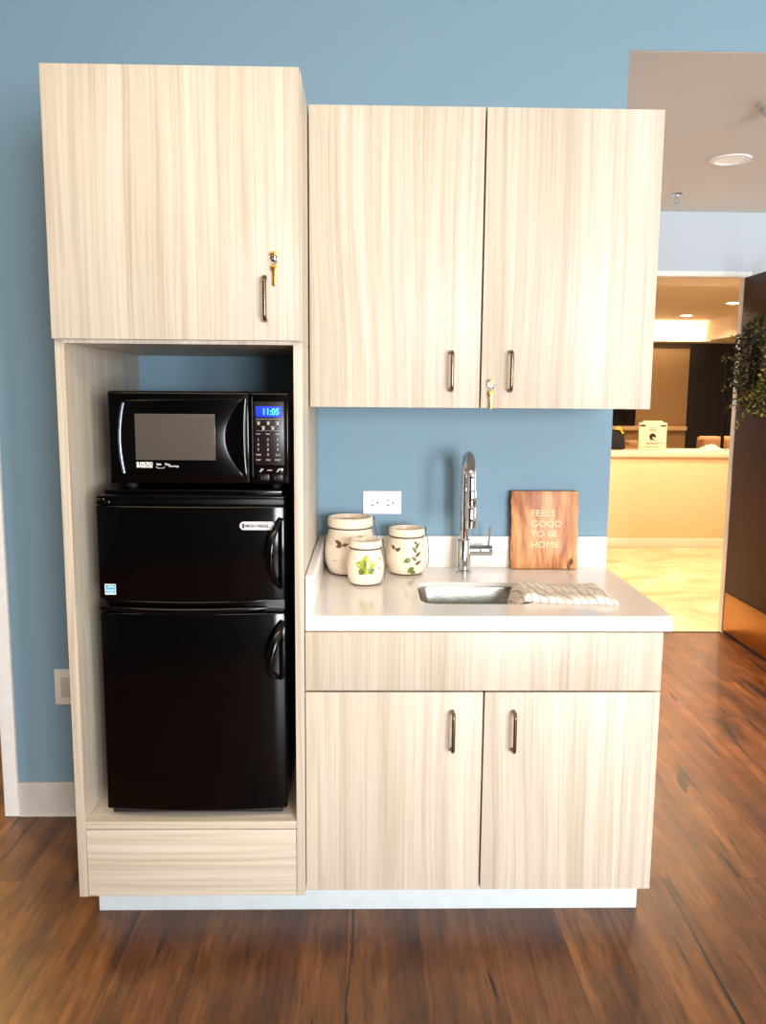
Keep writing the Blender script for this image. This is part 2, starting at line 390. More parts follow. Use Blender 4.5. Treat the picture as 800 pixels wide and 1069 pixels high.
def key(x, yf, z, label):
    """a key standing in the lock with a second one hanging from its ring"""
    k = thing('cabinet_key', label, 'key', (x, yf - .004, z), 'keys in the cabinet locks')
    RX = Matrix.Translation((x, yf - .0035, z)) @ Matrix.Rotation(math.radians(20), 4, 'Y')
    m = MB(); m.box(-.0012, .0012, -.010, 0, -.004, .004, M=RX)
    m.prism([(-.003, .003), (-.009 - .0, .0), (-.010, .006), (-.007, .012), (0, .014), (.006, .012), (.0, .004)], 'y', -.012, -.0100, .0004, M=RX)
    m.build('key_bow', M['brass'], k)
    MB().tube([(x + .006 * math.sin(a), yf - .0145 - .002 * math.cos(a), z - .008 + .008 * math.cos(a)) for a in [i / 16 * 2 * PI for i in range(17)]], .0008, 8).build('key_ring', M['chrome'], k)
    y0 = yf - .012
    m = MB(); m.prism([(x - .006, z - .017), (x - .007, z - .026), (x - .003, z - .033), (x - .003, z - .062), (x, z - .066), (x + .003, z - .062), (x + .004, z - .052), (x + .003, z - .046), (x + .004, z - .040), (x + .003, z - .033), (x + .007, z - .026), (x + .006, z - .017)], 'y', y0, y0 + .002, .0004)
    m.build('hanging_key', M['brass'], k)
    return k
YD = -.6747
dr = MB().box(-.5843, -.0025, YD, DT - .0005, 1.536, 2.1415, .0008).build('door', M['lam'], tc)
pull(dr, -.083, YD, 1.578, 1.683); lock(dr, -.0615, YD, 1.724)
key(-.0615, YD, 1.724, 'brass key hanging in the lock of the tall cabinet door')

# ------------------------------------------------------------------ wall cabinet
wc = thing('wall_cabinet', 'pale ash two-door wall cabinet mounted over the sink counter', 'cabinet', (.457, -.2, 1.3786))
YU = -.4402; DU = -.4195
u = MB(); u.box(.008, .022, DU, -.0005, 1.3805, 2.137); u.box(.896, .9135, DU, -.0005, 1.3805, 2.137); u.box(.021, .896, DU, -.0005, 1.3805, 1.4); u.box(.021, .896, DU, -.0005, 2.118, 2.137); u.box(.021, .896, -.016, -.0005, 1.4, 2.118)
u.build('cabinet_box', M['lam'], wc)
MB().box(.0205, .8965, DU + .02, -.05, 1.74, 1.758).build('shelf', M['lam'], wc)
d1 = MB().box(.0035, .4537, YU, DU - .0012, 1.3786, 2.1384, .0008).build('door', M['lam'], wc)
d2 = MB().box(.4586, .914, YU, DU - .0012, 1.3786, 2.1384, .0008).build('door', M['lam'], wc)
pull(d1, .378, YU, 1.421, 1.528); pull(d2, .5345, YU, 1.421, 1.53); lock(d2, .483, YU, 1.4405)
key(.483, YU, 1.4405, 'brass key hanging in the lock of the wall cabinet above the faucet')

# ------------------------------------------------------------------ base cabinet
bc = thing('base_cabinet', 'pale ash sink base cabinet with two doors under the white counter', 'cabinet', (.457, -.31, .1134))
YB = -.63; DB = -.6095
u = MB(); u.box(.001, .019, DB, -.002, .1134, .816); u.box(.895, .9135, DB, -.002, .1134, .816); u.box(.019, .895, DB, -.002, .1134, .132); u.box(.019, .895, -.02, -.002, .132, .816)
u.build('cabinet_box', M['lam'], bc)
MB().box(.002, .914, YB, DB - .0008, .6625, .8155, .0008).build('false_drawer_front', M['lam'], bc)
d1 = MB().box(.002, .4565, YB, DB - .0008, .1134, .6578, .0008).build('door', M['lam'], bc)
d2 = MB().box(.4611, .914, YB, DB - .0008, .1134, .6578, .0008).build('door', M['lam'], bc)
pull(d1, .379, YB, .502, .612); pull(d2, .5365, YB, .501, .612)

# toe board under both cabinets
tk = MB(); tk.box(-.5743, .9125, -.5409, -.523, 0, .113, .0008); tk.box(.895, .9125, -.523, -.05, 0, .113); tk.box(-.5743, -.556, -.523, -.05, 0, .113)
tag(tk.build('toe_board', M['kick']), 'pale grey recessed toe board along the floor below both cabinets', 'toe kick')

# ------------------------------------------------------------------ countertop, sink, faucet
ct = thing('countertop', 'white quartz countertop with low backsplash over the base cabinet', 'countertop', (.47, -.3, .8175))
ZB, ZC, ZS = .8175, .8575, .8445
ZI = ZC + .0006
def rrect(x0, x1, y0, y1, r, n=6):
    out = []
    for cx, cy, a0 in ((x1 - r, y1 - r, 0), (x0 + r, y1 - r, PI / 2), (x0 + r, y0 + r, PI), (x1 - r, y0 + r, 1.5 * PI)):
        for k in range(n + 1):
            a = a0 + k / n * PI / 2; out.append((cx + r * math.cos(a), cy + r * math.sin(a)))
    return out
SX0, SX1, SY0, SY1 = .304, .612, -.502, -.238
def slab():
    b = bmesh.new()
    outer = [(.0022, -.0005), (.0022, -.6255), (.922, -.6255)] + [(.9221 + .018 * math.cos(a), -.6075 + .018 * math.sin(a)) for a in [-PI / 2 + k / 6 * PI / 2 for k in range(1, 7)]] + [(.9401, -.0005)]
    inner = rrect(SX0, SX1, SY0, SY1, .045)
    ed = []
    for loop in (outer, inner):
        V = [b.verts.new((x, y, ZC)) for x, y in loop]
        for i in range(len(V)): ed.append(b.edges.new((V[i], V[(i + 1) % len(V)])))
    bmesh.ops.triangle_fill(b, use_beauty=True, use_dissolve=False, edges=ed)
    r = bmesh.ops.extrude_face_region(b, geom=list(b.faces))
    for v in r['geom']:
        if isinstance(v, bmesh.types.BMVert): v.co.z = ZS
    bmesh.ops.recalc_face_normals(b, faces=b.faces)
    m = MB(); m._merge(b); return m
sl = slab().build('counter_slab', M['quartz'], ct)
ap = MB(); ap.box(.0022, .9395, -.624, -.596, ZB, ZS - .0002, .0015); ap.box(.918, .9395, -.596, -.0005, ZB, ZS - .0002, .0015)
ap.build('edge_apron', M['quartz'], ct)
bv = sl.modifiers.new('eased_edge', 'BEVEL'); bv.width = .0025; bv.segments = 2; bv.limit_method = 'ANGLE'
MB().box(.0222, .9385, -.0195, -.0005, ZC + .0002, .9597, .0015).build('backsplash', M['quartz'], ct)
MB().box(.0022, .022, -.62, -.0005, ZC + .0002, .9597, .0015).build('side_splash', M['quartz'], ct)

sk = thing('sink', 'stainless steel undermount sink below the faucet', 'sink', (.458, -.37, .68))
def basin():
    prof = [(-.02, ZS - .003, .05), (-.001, ZS - .003, .046), (.0, ZS - .008, .046), (.006, .735, .05), (.010, .70, .05), (.024, .684, .05), (.05, .68, .04)]
    V = []; F = []; n = None
    for ins, z, r in prof:
        p = rrect(SX0 + ins - .003, SX1 - ins + .003, SY0 + ins - .003, SY1 - ins + .003, r); n = len(p)
        V += [(x, y, z) for x, y in p]
    for j in range(len(prof) - 1):
        for k in range(n):
            F.append((j * n + k, (j + 1) * n + k, (j + 1) * n + (k + 1) % n, j * n + (k + 1) % n))
    F.append(tuple((len(prof) - 1) * n + k for k in range(n)))
    m = MB(); m.faces(V, F); bmesh.ops.recalc_face_normals(m.bm, faces=m.bm.faces)
    for f in m.bm.faces: f.normal_flip()
    return m
bs = basin().build('basin', M['steel'], sk, smooth=50)
so = bs.modifiers.new('sheet', 'SOLIDIFY'); so.thickness = .0012; so.offset = -1
MB().lathe([(0, .001), (.012, .0012), (.02, .003), (.036, .004), (.04, .0025), (.04, .0)], (.458, -.36, .68), 32).build('drain', M['chrome'], sk)

fx, fy = .464, -.09
fa = thing('faucet', 'chrome gooseneck pull-down faucet behind the sink', 'faucet', (fx, fy, ZC))
MB().lathe([(0, 0), (.026, 0), (.026, .006), (.0225, .009), (.0222, .098), (.0205, .104), (.014, .106), (0, .106)], (fx, fy, ZI), 40).build('body', M['chrome'], fa)
r0 = .074; zt = 1.158
sp = [(fx, fy, ZC + .1)] + [(fx, fy, ZC + .1 + (zt - ZC - .1) * k / 5) for k in range(1, 6)]
sp += [(fx, fy - r0 + r0 * math.cos(a), zt + r0 * math.sin(a)) for a in [PI * k / 20 for k in range(1, 20)]]
sp += [(fx, fy - 2 * r0, zt), (fx, fy - 2 * r0, 1.135)]
MB().tube(sp, .0142, 20, up=(1, 0, 0)).build('spout', M['chrome'], fa)
MB().lathe([(0, 0), (.0125, 0), (.0155, .003), (.0165, .02), (.0168, .062), (.016, .064), (.0168, .066), (.0165, .108), (.0145, .116), (0, .116)], (fx, fy - 2 * r0, 1.021), 28).build('spray_head', M['chrome'], fa)
RY = Matrix.Translation((fx + .018, fy, .927)) @ Matrix.Rotation(PI / 2, 4, 'Y')
h = MB().lathe([(0, 0), (.0165, 0), (.0165, .034), (.0158, .0355), (.0172, .037), (.0172, .068), (.0155, .071), (0, .071)], (0, 0, 0), 28, M=RY).build('handle_hub', M['chrome'], fa)
MB().tube([(fx + .077, fy, .938), (fx + .078, fy, .96), (fx + .079, fy - .002, .985), (fx + .080, fy - .004, 1.003)], [.0052, .0045, .0042, .0042], 12).build('lever', M['chrome'], h)

# ------------------------------------------------------------------ counter items
def jar(name, cx, cy, H, rmax, rbase, rneck, rrim, hrim, label, decals):
    t = thing(name, label, 'canister', (cx, cy, ZI), 'painted ceramic canisters on the counter')
    hb = H - hrim
    body = [(0, 0), (rbase * .9, 0), (rbase, .003)]
    def rad(z):
        s = max(0, min(1, z / hb))
        if s < .42: q = s / .42; return rbase + (rmax - rbase) * math.sin(q * PI / 2) ** .8
        q = (s - .42) / .58; return rmax - (rmax - rneck) * (1 - math.cos(q * PI / 2)) ** 1.1
    for k in range(1, 25): z = .003 + (hb - .003) * k / 24; body.append((rad(z), z))
    m = MB(); m.lathe(body, (cx, cy, ZI), 48, mi=0, cap=False)
    m.lathe([(rneck, hb), (rneck + .001, hb), (rneck + .001, hb + .004), (rneck, hb + .004)], (cx, cy, ZI), 48, mi=1, cap=False)
    m.lathe([(rbase + .0002, .0015), (rbase * .995 + .0012, .0035), (rad(.006) + .0003, .006)], (cx, cy, ZI), 48, mi=1, cap=False)
    m.lathe([(rneck, hb + .003), (rrim, hb + .007), (rrim + .001, hb + .011), (rrim + .0005, H - .004), (rrim - .002, H), (rrim - .007, H), (rrim - .009, H - .004), (rrim - .009, H - .02), (0, H - .02)], (cx, cy, ZI), 48, mi=0, cap=False)
    # painted decoration lying on the glaze: polygons (angle from the viewer's side, height)
    for mi, pts in decals:
        vs = []
        def P(s, z):
            z = max(.008, min(hb - .008, z))
            r = rad(z) + .0007; a = -PI / 2 + s / r; return (cx + r * math.cos(a), cy + r * math.sin(a), ZC + z)
        cs = sum(p[0] for p in pts) / len(pts); cz = sum(p[1] for p in pts) / len(pts)
        n = len(pts); F = []
        for k in (1.0, .5): vs += [P(cs + (p[0] - cs) * k, cz + (p[1] - cz) * k) for p in pts]
        vs.append(P(cs, cz))
        for i in range(n): j = (i + 1) % n; F.append((i, j, n + j, n + i)); F.append((n + i, n + j, 2 * n))
        m.faces(vs, F, mi)
    m.build('body', [M['cer'], M['ring'], M['leafy'], M['leafg'], M['leafo'], M['leafb'], M['faint']], t, smooth=45)
    MB().lathe([(0, 0), (rrim - .0095, 0), (rrim - .0095, .004), (rrim - .014, .007), (.012, .008), (.011, .013), (0, .014)], (cx, cy, ZI + H - .0195), 40).build('lid', M['lidm'], t)
    w = MB(); rw = rneck + .0022
    w.tube([(cx + rw * math.cos(a), cy + rw * math.sin(a), ZC + hb + .0022) for a in [2 * PI * k / 40 for k in range(41)]], .0011, 6)
    # wire bail: from the rim clip down the right side
    w.tube([(cx + rrim + .001, cy - .004, ZC + H - .002), (cx + rrim + .004, cy - .006, ZC + hb + .006), (cx + rrim + .008, cy - .008, ZC + hb - .004), (cx + rmax + .004, cy - .01, ZC + hb * .72), (cx + rmax + .0065, cy - .012, ZC + hb * .5), (cx + rmax + .003, cy - .016, ZC + hb * .3), (cx + rmax * .93 + .004, cy - .02, ZC + hb * .2)], .0012, 6)
    w.tube([(cx + rrim - .002, cy - .004, ZC + H - .004), (cx + rrim + .002, cy - .004, ZC + H + .003), (cx + rrim + .004, cy - .004, ZC + H - .008)], .0018, 6)
    w.build('wire_bail', M['wire'], t)
    return t
def leaf(mi, x, z, L, W, a):
    c, s = math.cos(a), math.sin(a); out = []
    for k in range(9):
        q = k / 8; out.append((q * L, W * math.sin(PI * q ** .8)))
    for k in range(7, 0, -1):
        q = k / 8; out.append((q * L, -W * math.sin(PI * q ** .8)))
    return (mi, [(x + c * p - s * r, z + s * p + c * r) for p, r in out])
def maple(mi, x, z, R):
    pts = []
    for k in range(20):
        a = PI / 2 + k / 20 * 2 * PI; q = [1.0, .82, .62, .78, 1.0, .8, .62, .74, .95, .68, .72, .68, .95, .74, .62, .8, 1.0, .78, .62, .82][k]
        pts.append((x + R * q * math.cos(a) * 1.05, z + R * q * math.sin(a)))
    return (mi, pts)
D1 = [leaf(5, -.012, .10, .022, .005, 2.7), leaf(5, -.012, .10, .018, .005, 3.5), leaf(5, -.012, .098, .016, .004, .3), leaf(4, .012, .10, .014, .005, .9), leaf(5, .022, .11, .016, .004, .6), leaf(5, .03, .108, .014, .004, 1.5), leaf(5, .045, .106, .014, .004, .2), leaf(4, .05, .085, .014, .005, -1.2), leaf(4, .056, .07, .012, .005, -.9), leaf(6, -.05, .098, .012, .001, .2), leaf(6, -.04, .06, .02, .0012, .15), leaf(5, .06, .10, .014, .004, -.6), leaf(4, .062, .05, .014, .005, -1.6)]
SC = lambda D, k, cx, cz: [(mi, [(cx + (x - cx) * k, cz + (z - cz) * k) for x, z in p]) for mi, p in D]
D1 = SC(D1, 1.3, .03, .095)
D2 = [maple(2, .002, .062, .033), maple(3, .016, .05, .012), maple(3, -.012, .046, .011), leaf(3, .0, .082, .03, .004, -1.6), leaf(6, -.035, .084, .012, .001, .1), leaf(6, -.032, .04, .006, .0015, 0), leaf(6, .008, .028, .016, .0012, -.3), leaf(6, .012, .034, .008, .0015, .8), leaf(4, .045, .085, .012, .004, -.7), leaf(4, .044, .06, .010, .003, -1.2)]
D3 = [leaf(5, -.026, .08, .016, .004, 2.6), leaf(5, -.026, .08, .012, .004, -.2), leaf(5, -.02, .078, .010, .003, .7)]
for k in range(7): D3.append(leaf((5, 3, 5, 3, 3, 5, 3)[k], .022 + .003 * (k % 2), .045 + .009 * k, .019, .0035, (.5, 2.4, .7, 2.2, .9, 1.9, 1.4)[k]))
D3 += [leaf(3, .012, .06, .02, .006, 3.6), leaf(3, .018, .04, .02, .006, 3.9), leaf(3, .02, .032, .018, .006, 4.3), leaf(6, -.012, .05, .012, .001, .1), leaf(3, .024, .108, .010, .002, 1.4)]
D3 = SC(D3, 1.35, .015, .065)
jar('ceramic_canister', .106, -.108, .178, .0805, .060, .0655, .0705, .034, 'largest cream ceramic canister with wire bail, in the counter corner', D1)
jar('ceramic_canister', .153, -.262, .132, .0545, .042, .0440, .0485, .025, 'smallest cream canister, painted with a yellow-green leaf, in front', D2)
jar('ceramic_canister', .282, -.112, .145, .0625, .047, .0515, .0555, .028, 'cream canister with olive sprig, nearest the faucet', D3)

# cutting board leaning on the backsplash
th = math.atan2(.016, .25)
BM = Matrix.Translation((.7285, -.0475, ZC + .0020)) @ Matrix.Rotation(-th, 4, 'X')
cb = thing('cutting_board', 'wooden cutting board with engraved lettering leaning against the backsplash', 'cutting board', (.7285, -.045, ZC))
m = MB(); hw = .1085
lft = [(-hw + .0025 * math.sin(k * 1.7) * math.sin(k * .9), .2515 * k / 14) for k in range(15)]
rgt = [(hw + .0015 * math.sin(k * 1.3), .2515 * k / 14) for k in range(15)]
m.prism([(x, z) for x, z in lft] + [(x, z) for x, z in rgt[::-1]], 'y', 0, .019, .0015, M=BM)
for f in m.bm.faces:
    if abs(f.normal.x) > .75 or f.normal.z > .75 or f.normal.z < -.75: f.material_index = 1
m.build('board', [M['board'], M['bark']], cb, smooth=30)
m = MB(); x0 = -.0445
for s, z in (('FEELS', .1705), ('GOOD', .1365), ('TO BE', .1035), ('HOME', .069)): m.text(s, x0, z, .0285, -.0004, .0004, sx=1.12, M=BM)
m.build('lettering', M['letter'], cb, smooth=0)

# towel: one corner dropping into the sink, the rest lying folded on the counter
def towel():
    nu, nv = 60, 26; V = []; UV = []; F = []
    for layer in (0, 1):
        for i in range(nu + 1):
            for j in range(nv + 1):
                u, v = i / nu, j / nv
                x = .530 + u * .300 + .012 * v * (1 - u)
                ytop = -.272 - .04 * u; ybot = -.476 - .044 * u
                y = ybot + (ytop - ybot) * v + .004 * math.sin(u * 9)
                dip = max(0, (.20 - u) / .20)
                z = ZC + .0012
                hgt = .011 + .0035 * math.sin(u * 31 + v * 4) * (.4 + .6 * (1 - v)) + .0028 * math.sin(v * 14 + u * 7)
                hgt += .006 * math.exp(-((v - .12) / .12) ** 2) + .004 * math.exp(-((u - .30) / .12) ** 2)
                edge = min(1, min(u, 1 - u, v, 1 - v) / .05 + .25); hgt *= edge ** .5
                if dip > 0:
                    z -= .075 * dip ** 1.2 - .012 * dip * math.sin(v * 9); x += .025 * dip ** 2; y = y * (1 - dip * .4) + (-.375) * dip * .4
                    hgt += .006 * math.sin(v * 11) * dip
                V.append((x, y, z + (max(hgt, .002) if layer == 0 else 0))); UV.append((u * 1.0 + v * .18 + .02 * math.sin(v * 7), v))
    n = (nu + 1) * (nv + 1)
    q = lambda i, j, l: l * n + i * (nv + 1) + j
    for i in range(nu):
        for j in range(nv):
            F.append((q(i, j, 0), q(i + 1, j, 0), q(i + 1, j + 1, 0), q(i, j + 1, 0)))
            F.append((q(i, j, 1), q(i, j + 1, 1), q(i + 1, j + 1, 1), q(i + 1, j, 1)))
    for i in range(nu):
        F.append((q(i, 0, 0), q(i, 0, 1), q(i + 1, 0, 1), q(i + 1, 0, 0))); F.append((q(i, nv, 0), q(i + 1, nv, 0), q(i + 1, nv, 1), q(i, nv, 1)))
    for j in range(nv):
        F.append((q(0, j, 0), q(0, j + 1, 0), q(0, j + 1, 1), q(0, j, 1))); F.append((q(nu, j, 0), q(nu, j, 1), q(nu, j + 1, 1), q(nu, j + 1, 0)))
    me = bpy.data.meshes.new('dish_towel'); O = Vector((.7, -.39, ZC))
    me.from_pydata([Vector(v) - O for v in V], [], F); me.materials.append(M['towel'])
    uvl = me.uv_layers.new(name='UVMap')
    for lp in me.loops: uvl.data[lp.index].uv = UV[lp.vertex_index]
    for f in me.polygons: f.use_smooth = True
    o = bpy.data.objects.new('dish_towel', me); COL.objects.link(o); o.location = O; return o
tag(towel(), 'white and brown striped dish towel draped from the sink onto the counter', 'towel')

# wall outlet over the counter
ou = thing('wall_outlet', 'white horizontal duplex outlet on the blue wall above the canisters', 'outlet', (.206, -.003, 1.03))
MB().box(.144, .268, -.006, -.0003, 1.0295, 1.1045, .0025).build('cover_plate', M['plate'], ou)
for cx in (.181, .231):
    r = MB(); r.box(cx - .018, cx + .018, -.0082, -.006, 1.0515, 1.0825, .004, 3)
    for (sx, sz, w_, h_) in ((-.006, .008, .010, .0022), (-.006, -.008, .010, .0028)): r.box(cx + sx - w_ / 2, cx + sx + w_ / 2, -.0085, -.0080, 1.067 + sz - h_ / 2, 1.067 + sz + h_ / 2, mi=1)
    r.lathe([(0, 0), (.0032, 0), (.0032, .0006), (0, .0006)], (0, 0, 0), 12, mi=1, M=Matrix.Translation((cx + .010, -.0080, 1.067)) @ Matrix.Rotation(PI / 2, 4, 'X'))
    r.build('receptacle', [M['plate'], M['slot']], ou)
# low plate left of the tall cabinet
o2 = thing('wall_outlet', 'ivory wall plate low on the blue wall left of the tall cabinet', 'outlet', (-.832, -.003, .386))
MB().box(-.872, -.794, -.007, -.0003, .386, .508, .0025).build('cover_plate', M['plate2'], o2)
r = MB(); r.box(-.851, -.815, -.0095, -.007, .413, .481, .002)
r.build('receptacle', [M['base'], M['slot']], o2)

# ------------------------------------------------------------------ refrigerator
FX0, FX1 = -.512, -.047
fr = thing('refrigerator', 'black two-door compact refrigerator in the niche of the tall cabinet', 'refrigerator', (-.28, -.35, .3201))
MB().box(FX0 + .004, FX1 - .004, -.594, -.10, .336, 1.152, .006).build('cabinet_body', M['blackm'], fr)
def bowed(z0, z1, chamf_top=0, chamf_bot=0):
    """door slab with a slightly bowed front"""
    m = MB(); n = 14; F = []
    for k in range(n + 1):
        s = k / n; x = FX0 + (FX1 - FX0) * s; F.append((x, -.632 - .016 * (1 - (2 * s - 1) ** 2)))
    m.prism([(FX0, -.599)] + F + [(FX1, -.599)], 'z', z0, z1, .005, 3); return m
fd = bowed(.9, 1.138).build('freezer_door', M['black'], fr, smooth=30)
rd = bowed(.345, .868).build('fridge_door', M['black'], fr, smooth=30)
# curved trim lip on top of the lower door and under the freezer door
m = MB()
for z, r_, dy in ((.874, .010, 0), (.893, .007, .004)):
    m.tube([(FX0 + .014 + (FX1 - FX0 - .06) * k / 16, -.628 + dy - .016 * (1 - (k / 8 - 1) ** 2), z + .004 * (k / 8 - 1) ** 2) for k in range(17)], [r_ * (.45 + .55 * math.sin(PI * k / 16) ** .5) for k in range(17)], 10)
m.build('door_trim', M['black'], fr)
top = MB(); top.box(FX0 + .002, FX1 - .002, -.63, -.11, 1.1385 + .0145, 1.162, .004); top.box(FX0 + .01, FX1 - .01, -.594, -.12, 1.162, 1.1725, .003)
top.build('top_cover', M['black'], fr)
for x, y, z in ((FX0 + .02, -.615, 1.1395), (FX0 + .02, -.615, .872)):
    h = MB(); h.box(x - .017, x + .017, y - .022, y + .015, z, z + .011, .003); h.lathe([(0, 0), (.008, 0), (.008, .014), (.006, .016), (0, .016)], (x - .003, y - .008, z), 16)
    h.build('hinge_cap', M['black'], fr)
MB().box(FX0 + .012, FX1 - .012, -.626, -.596, .331, .3445, .004).build('base_grille', M['rubber'], fr)
for x, y in ((FX0 + .04, -.56), (FX1 - .04, -.56), (FX0 + .04, -.14), (FX1 - .04, -.14)):
    MB().lathe([(0, 0), (.016, 0), (.016, .006), (.008, .008), (.008, .0162), (0, .0162)], (x, y, .3202), 16).build('foot', M['rubber'], fr)
def grip(door, pts, y0, rr):
    m = MB(); m.tube(pts, rr, 12, flat=.55, up=(1, 0, 0))
    a, b = pts[0], pts[-1]
    m.box(-.063, FX1 - .001, y0 - .012, y0 + .012, min(a[2], b[2]), max(a[2], b[2]), .004)
    return m.build('handle', M['black'], door)
grip(fd, [(-.056, -.640, 1.108), (-.068, -.662, 1.085), (-.077, -.676, 1.055), (-.081, -.680, 1.022), (-.079, -.677, .988), (-.071, -.664, .956), (-.058, -.640, .932)], -.632, [.006, .008, .009, .010, .009, .008, .005])
grip(rd, [(-.054, -.640, .846), (-.063, -.660, .826), (-.074, -.675, .796), (-.083, -.682, .762), (-.086, -.680, .735), (-.080, -.664, .712), (-.060, -.640, .697)], -.632, [.008, .011, .012, .010, .008, .007, .005])
def yfront(x):
    s = (x - FX0) / (FX1 - FX0); return -.632 - .016 * (1 - (2 * s - 1) ** 2)
bd = MB(); yb = min(yfront(-.157), yfront(-.07)) - .0012
pts = [(-.150, 1.0790), (-.0765, 1.0790), (-.072, 1.083), (-.070, 1.0895), (-.072, 1.096), (-.0765, 1.1), (-.150, 1.1), (-.1555, 1.096), (-.158, 1.0895), (-.1555, 1.083)]
bd.prism(pts, 'y', yb, yb + .006, .0008); bd.box(-.1505, -.1455, yb - .0004, yb, 1.084, 1.095, mi=1); bd.text('MICRO FRIDGE', -.143, 1.0862, .0095, yb - .0004, .0003, mi=1, bold=.0002, sx=.88)
bd.build('badge', [M['badge'], M['print']], fd, smooth=0)
en = MB(); ye = yfront(-.468) - .0006
en.box(-.4945, -.4675, ye, ye + .006, .914, .9405); en.box(-.4925, -.4695, ye - .0003, ye, .917, .9385, mi=1)
en.prism([(-.490, .930), (-.484, .936), (-.474, .935), (-.4715, .931), (-.476, .933), (-.483, .933)], 'y', ye - .0006, ye - .0003, mi=0)
en.text('energy', -.4905, .9235, .0072, ye - .0005, .0002, mi=0, bold=.0001); en.text('STAR', -.4900, .9178, .0056, ye - .0005, .0002, mi=0, sx=1.2)
en.build('energy_label', [M['ink'], M['cyan']], fd, smooth=0)

# ------------------------------------------------------------------ microwave
mw = thing('microwave', 'black microwave oven with blue clock display on top of the refrigerator', 'microwave', (-.26, -.39, 1.1725))
MX0, MX1, MZ0, MZ1 = -.484, -.036, 1.187, 1.417
YM = -.600
MB().box(MX0, MX1 + .002, -.575, -.2, MZ0, MZ1, .006).build('housing', M['blackm'], mw)
for x, y in ((MX0 + .04, -.54), (MX1 - .04, -.54), (MX0 + .04, -.23), (MX1 - .04, -.23)):
    MB().lathe([(0, 0), (.012, 0), (.014, .006), (.014, .015), (0, .015)], (x, y, 1.1726), 14).build('foot', M['rubber'], mw)
dm = MB(); dm.box(MX0, -.1345, YM, -.5755, MZ0 + .001, MZ1 - .001, .006, 3)
DZ0, DZ1 = MZ0, MZ1
def arc(xs, zs, n=14):
    """parabola through three (x, z) points, top to bottom"""
    out = []
    for k in range(n + 1):
        q = k / n
        out.append((xs[0] * (1 - q) * (1 - 2 * q) + xs[1] * 4 * q * (1 - q) + xs[2] * q * (2 * q - 1), zs[0] + (zs[2] - zs[0]) * q))
    return out
# raised door face with concave left and right sides
L = arc((-.440, -.452, -.440), (1.394, 1.305, 1.214)); R_ = arc((-.150, -.196, -.150), (1.400, 1.305, 1.208))
dm.prism(L + R_[::-1], 'y', YM - .005, YM + .002, .002)
door = dm.build('door', M['black'], mw, smooth=30)
wn = MB(); wn.box(-.416, -.2195, YM - .0062, YM - .0048, 1.2475, 1.361, .0005)
wn.build('window', M['mesh'], door)
st = MB(); P = arc((-.443, -.4545, -.446), (1.388, 1.305, 1.214), 18)
st.tube([(x, YM - .003, z) for x, z in P], [.0048] * 19, 10, flat=1.0, up=(1, 0, 0)); st.build('door_strip', M['silver'], door)
cr = MB(); A = arc((-.146, -.190, -.146), (1.405, 1.305, 1.206), 18); B = arc((-.140, -.146, -.140), (1.405, 1.305, 1.206), 18)
cr.prism(A + B[::-1], 'y', YM - .013, YM - .001, .002); cr.box(-.158, -.147, YM - .0145, YM - .012, 1.262, 1.275, .0005)
cr.build('handle', M['black'], door, smooth=30)
lg = MB(); yl = YM - .0054
lg.box(-.4145, -.4095, yl - .0003, yl, 1.229, 1.2425); lg.text('MICRO', -.407, 1.2360, .0088, yl, .0003, bold=.0004, sx=1.15); lg.text('FRIDGE', -.409, 1.2285, .0088, yl, .0003, bold=.0004, sx=1.15)
lg.text('Safe', -.366, 1.2345, .0075, yl, .0003, bold=.0001); lg.text('Plug', -.345, 1.2345, .0075, yl, .0003, bold=.0001)
lg.tube([(-.356 + .011 * math.cos(a), yl - .0004, 1.2315 + .0045 * math.sin(a)) for a in [PI + k / 10 * PI for k in range(11)]], .0006, 6)
lg.text('Technology', -.337, 1.2305, .0062, yl, .0003, bold=.0001, sx=.9)
lg.build('logo', M['ink'], door, smooth=0)
cp = MB(); cp.box(-.133, MX1, YM - .002, -.5755, MZ0 + .001, MZ1 - .001, .006, 3)
cp.tube([(-.1285, YM - .003, 1.208), (-.1285, YM - .003, 1.405)], .0032, 8); cp.tube([(-.0445, YM - .002, 1.208), (-.0445, YM - .002, 1.402)], .0022, 8)
pan = cp.build('control_panel', M['black'], mw, smooth=30)
MB().box(-.1235, -.0505, YM - .003, YM - .0018, 1.236, 1.392, .0004).build('keypad', M['panelbrown'], pan)
yk = YM - .0031
MB().box(-.1195, -.0555, yk - .0012, yk, 1.355, 1.3815, .0004).build('display', M['display'], pan)
MB().text('11:05', -.104, 1.3605, .0225, yk - .0014, .0002, bold=.0003, sx=.86).build('display_digits', M['digit'], pan, smooth=0)
kl = MB()
kl.box(-.1185, -.0565, yk - .0003, yk, 1.3495, 1.3503)
for x, z, s in ((-.113, 1.340, 'T'), (-.089, 1.340, 'O'), (-.066, 1.340, 'K'), (-.1015, 1.328, 'L'), (-.078, 1.328, 'A')):
    kl.box(x - .005, x + .005, yk - .0003, yk, z + .003, z + .0042); kl.prism([(x - .003, z - .004), (x + .003, z - .004), (x + .0035, z + .001), (x - .001, z + .003)], 'y', yk - .0003, yk)
kl.box(-.1185, -.053, yk - .0003, yk, 1.3212, 1.3217)
for i, x in enumerate((-.114, -.090, -.066)):
    kl.box(x - .005, x + .005, yk - .0003, yk, 1.3125, 1.314)
    for j, z in enumerate((1.2965, 1.284, 1.2715)): kl.text(str(j * 3 + i + 1), x, z, .0088, yk, .0003, align='CENTER', bold=.0001)
    kl.text(('TIME', '0', 'CLR')[i], x, 1.2595, .0062 if i != 1 else .0085, yk, .0003, align='CENTER', bold=.0001)
    kl.text(('STOP', 'PWR', 'START')[i], x, 1.247, .0058, yk, .0003, align='CENTER', bold=.0001, sx=.85)
kl.build('keypad_legends', M['legend'], pan, smooth=0)
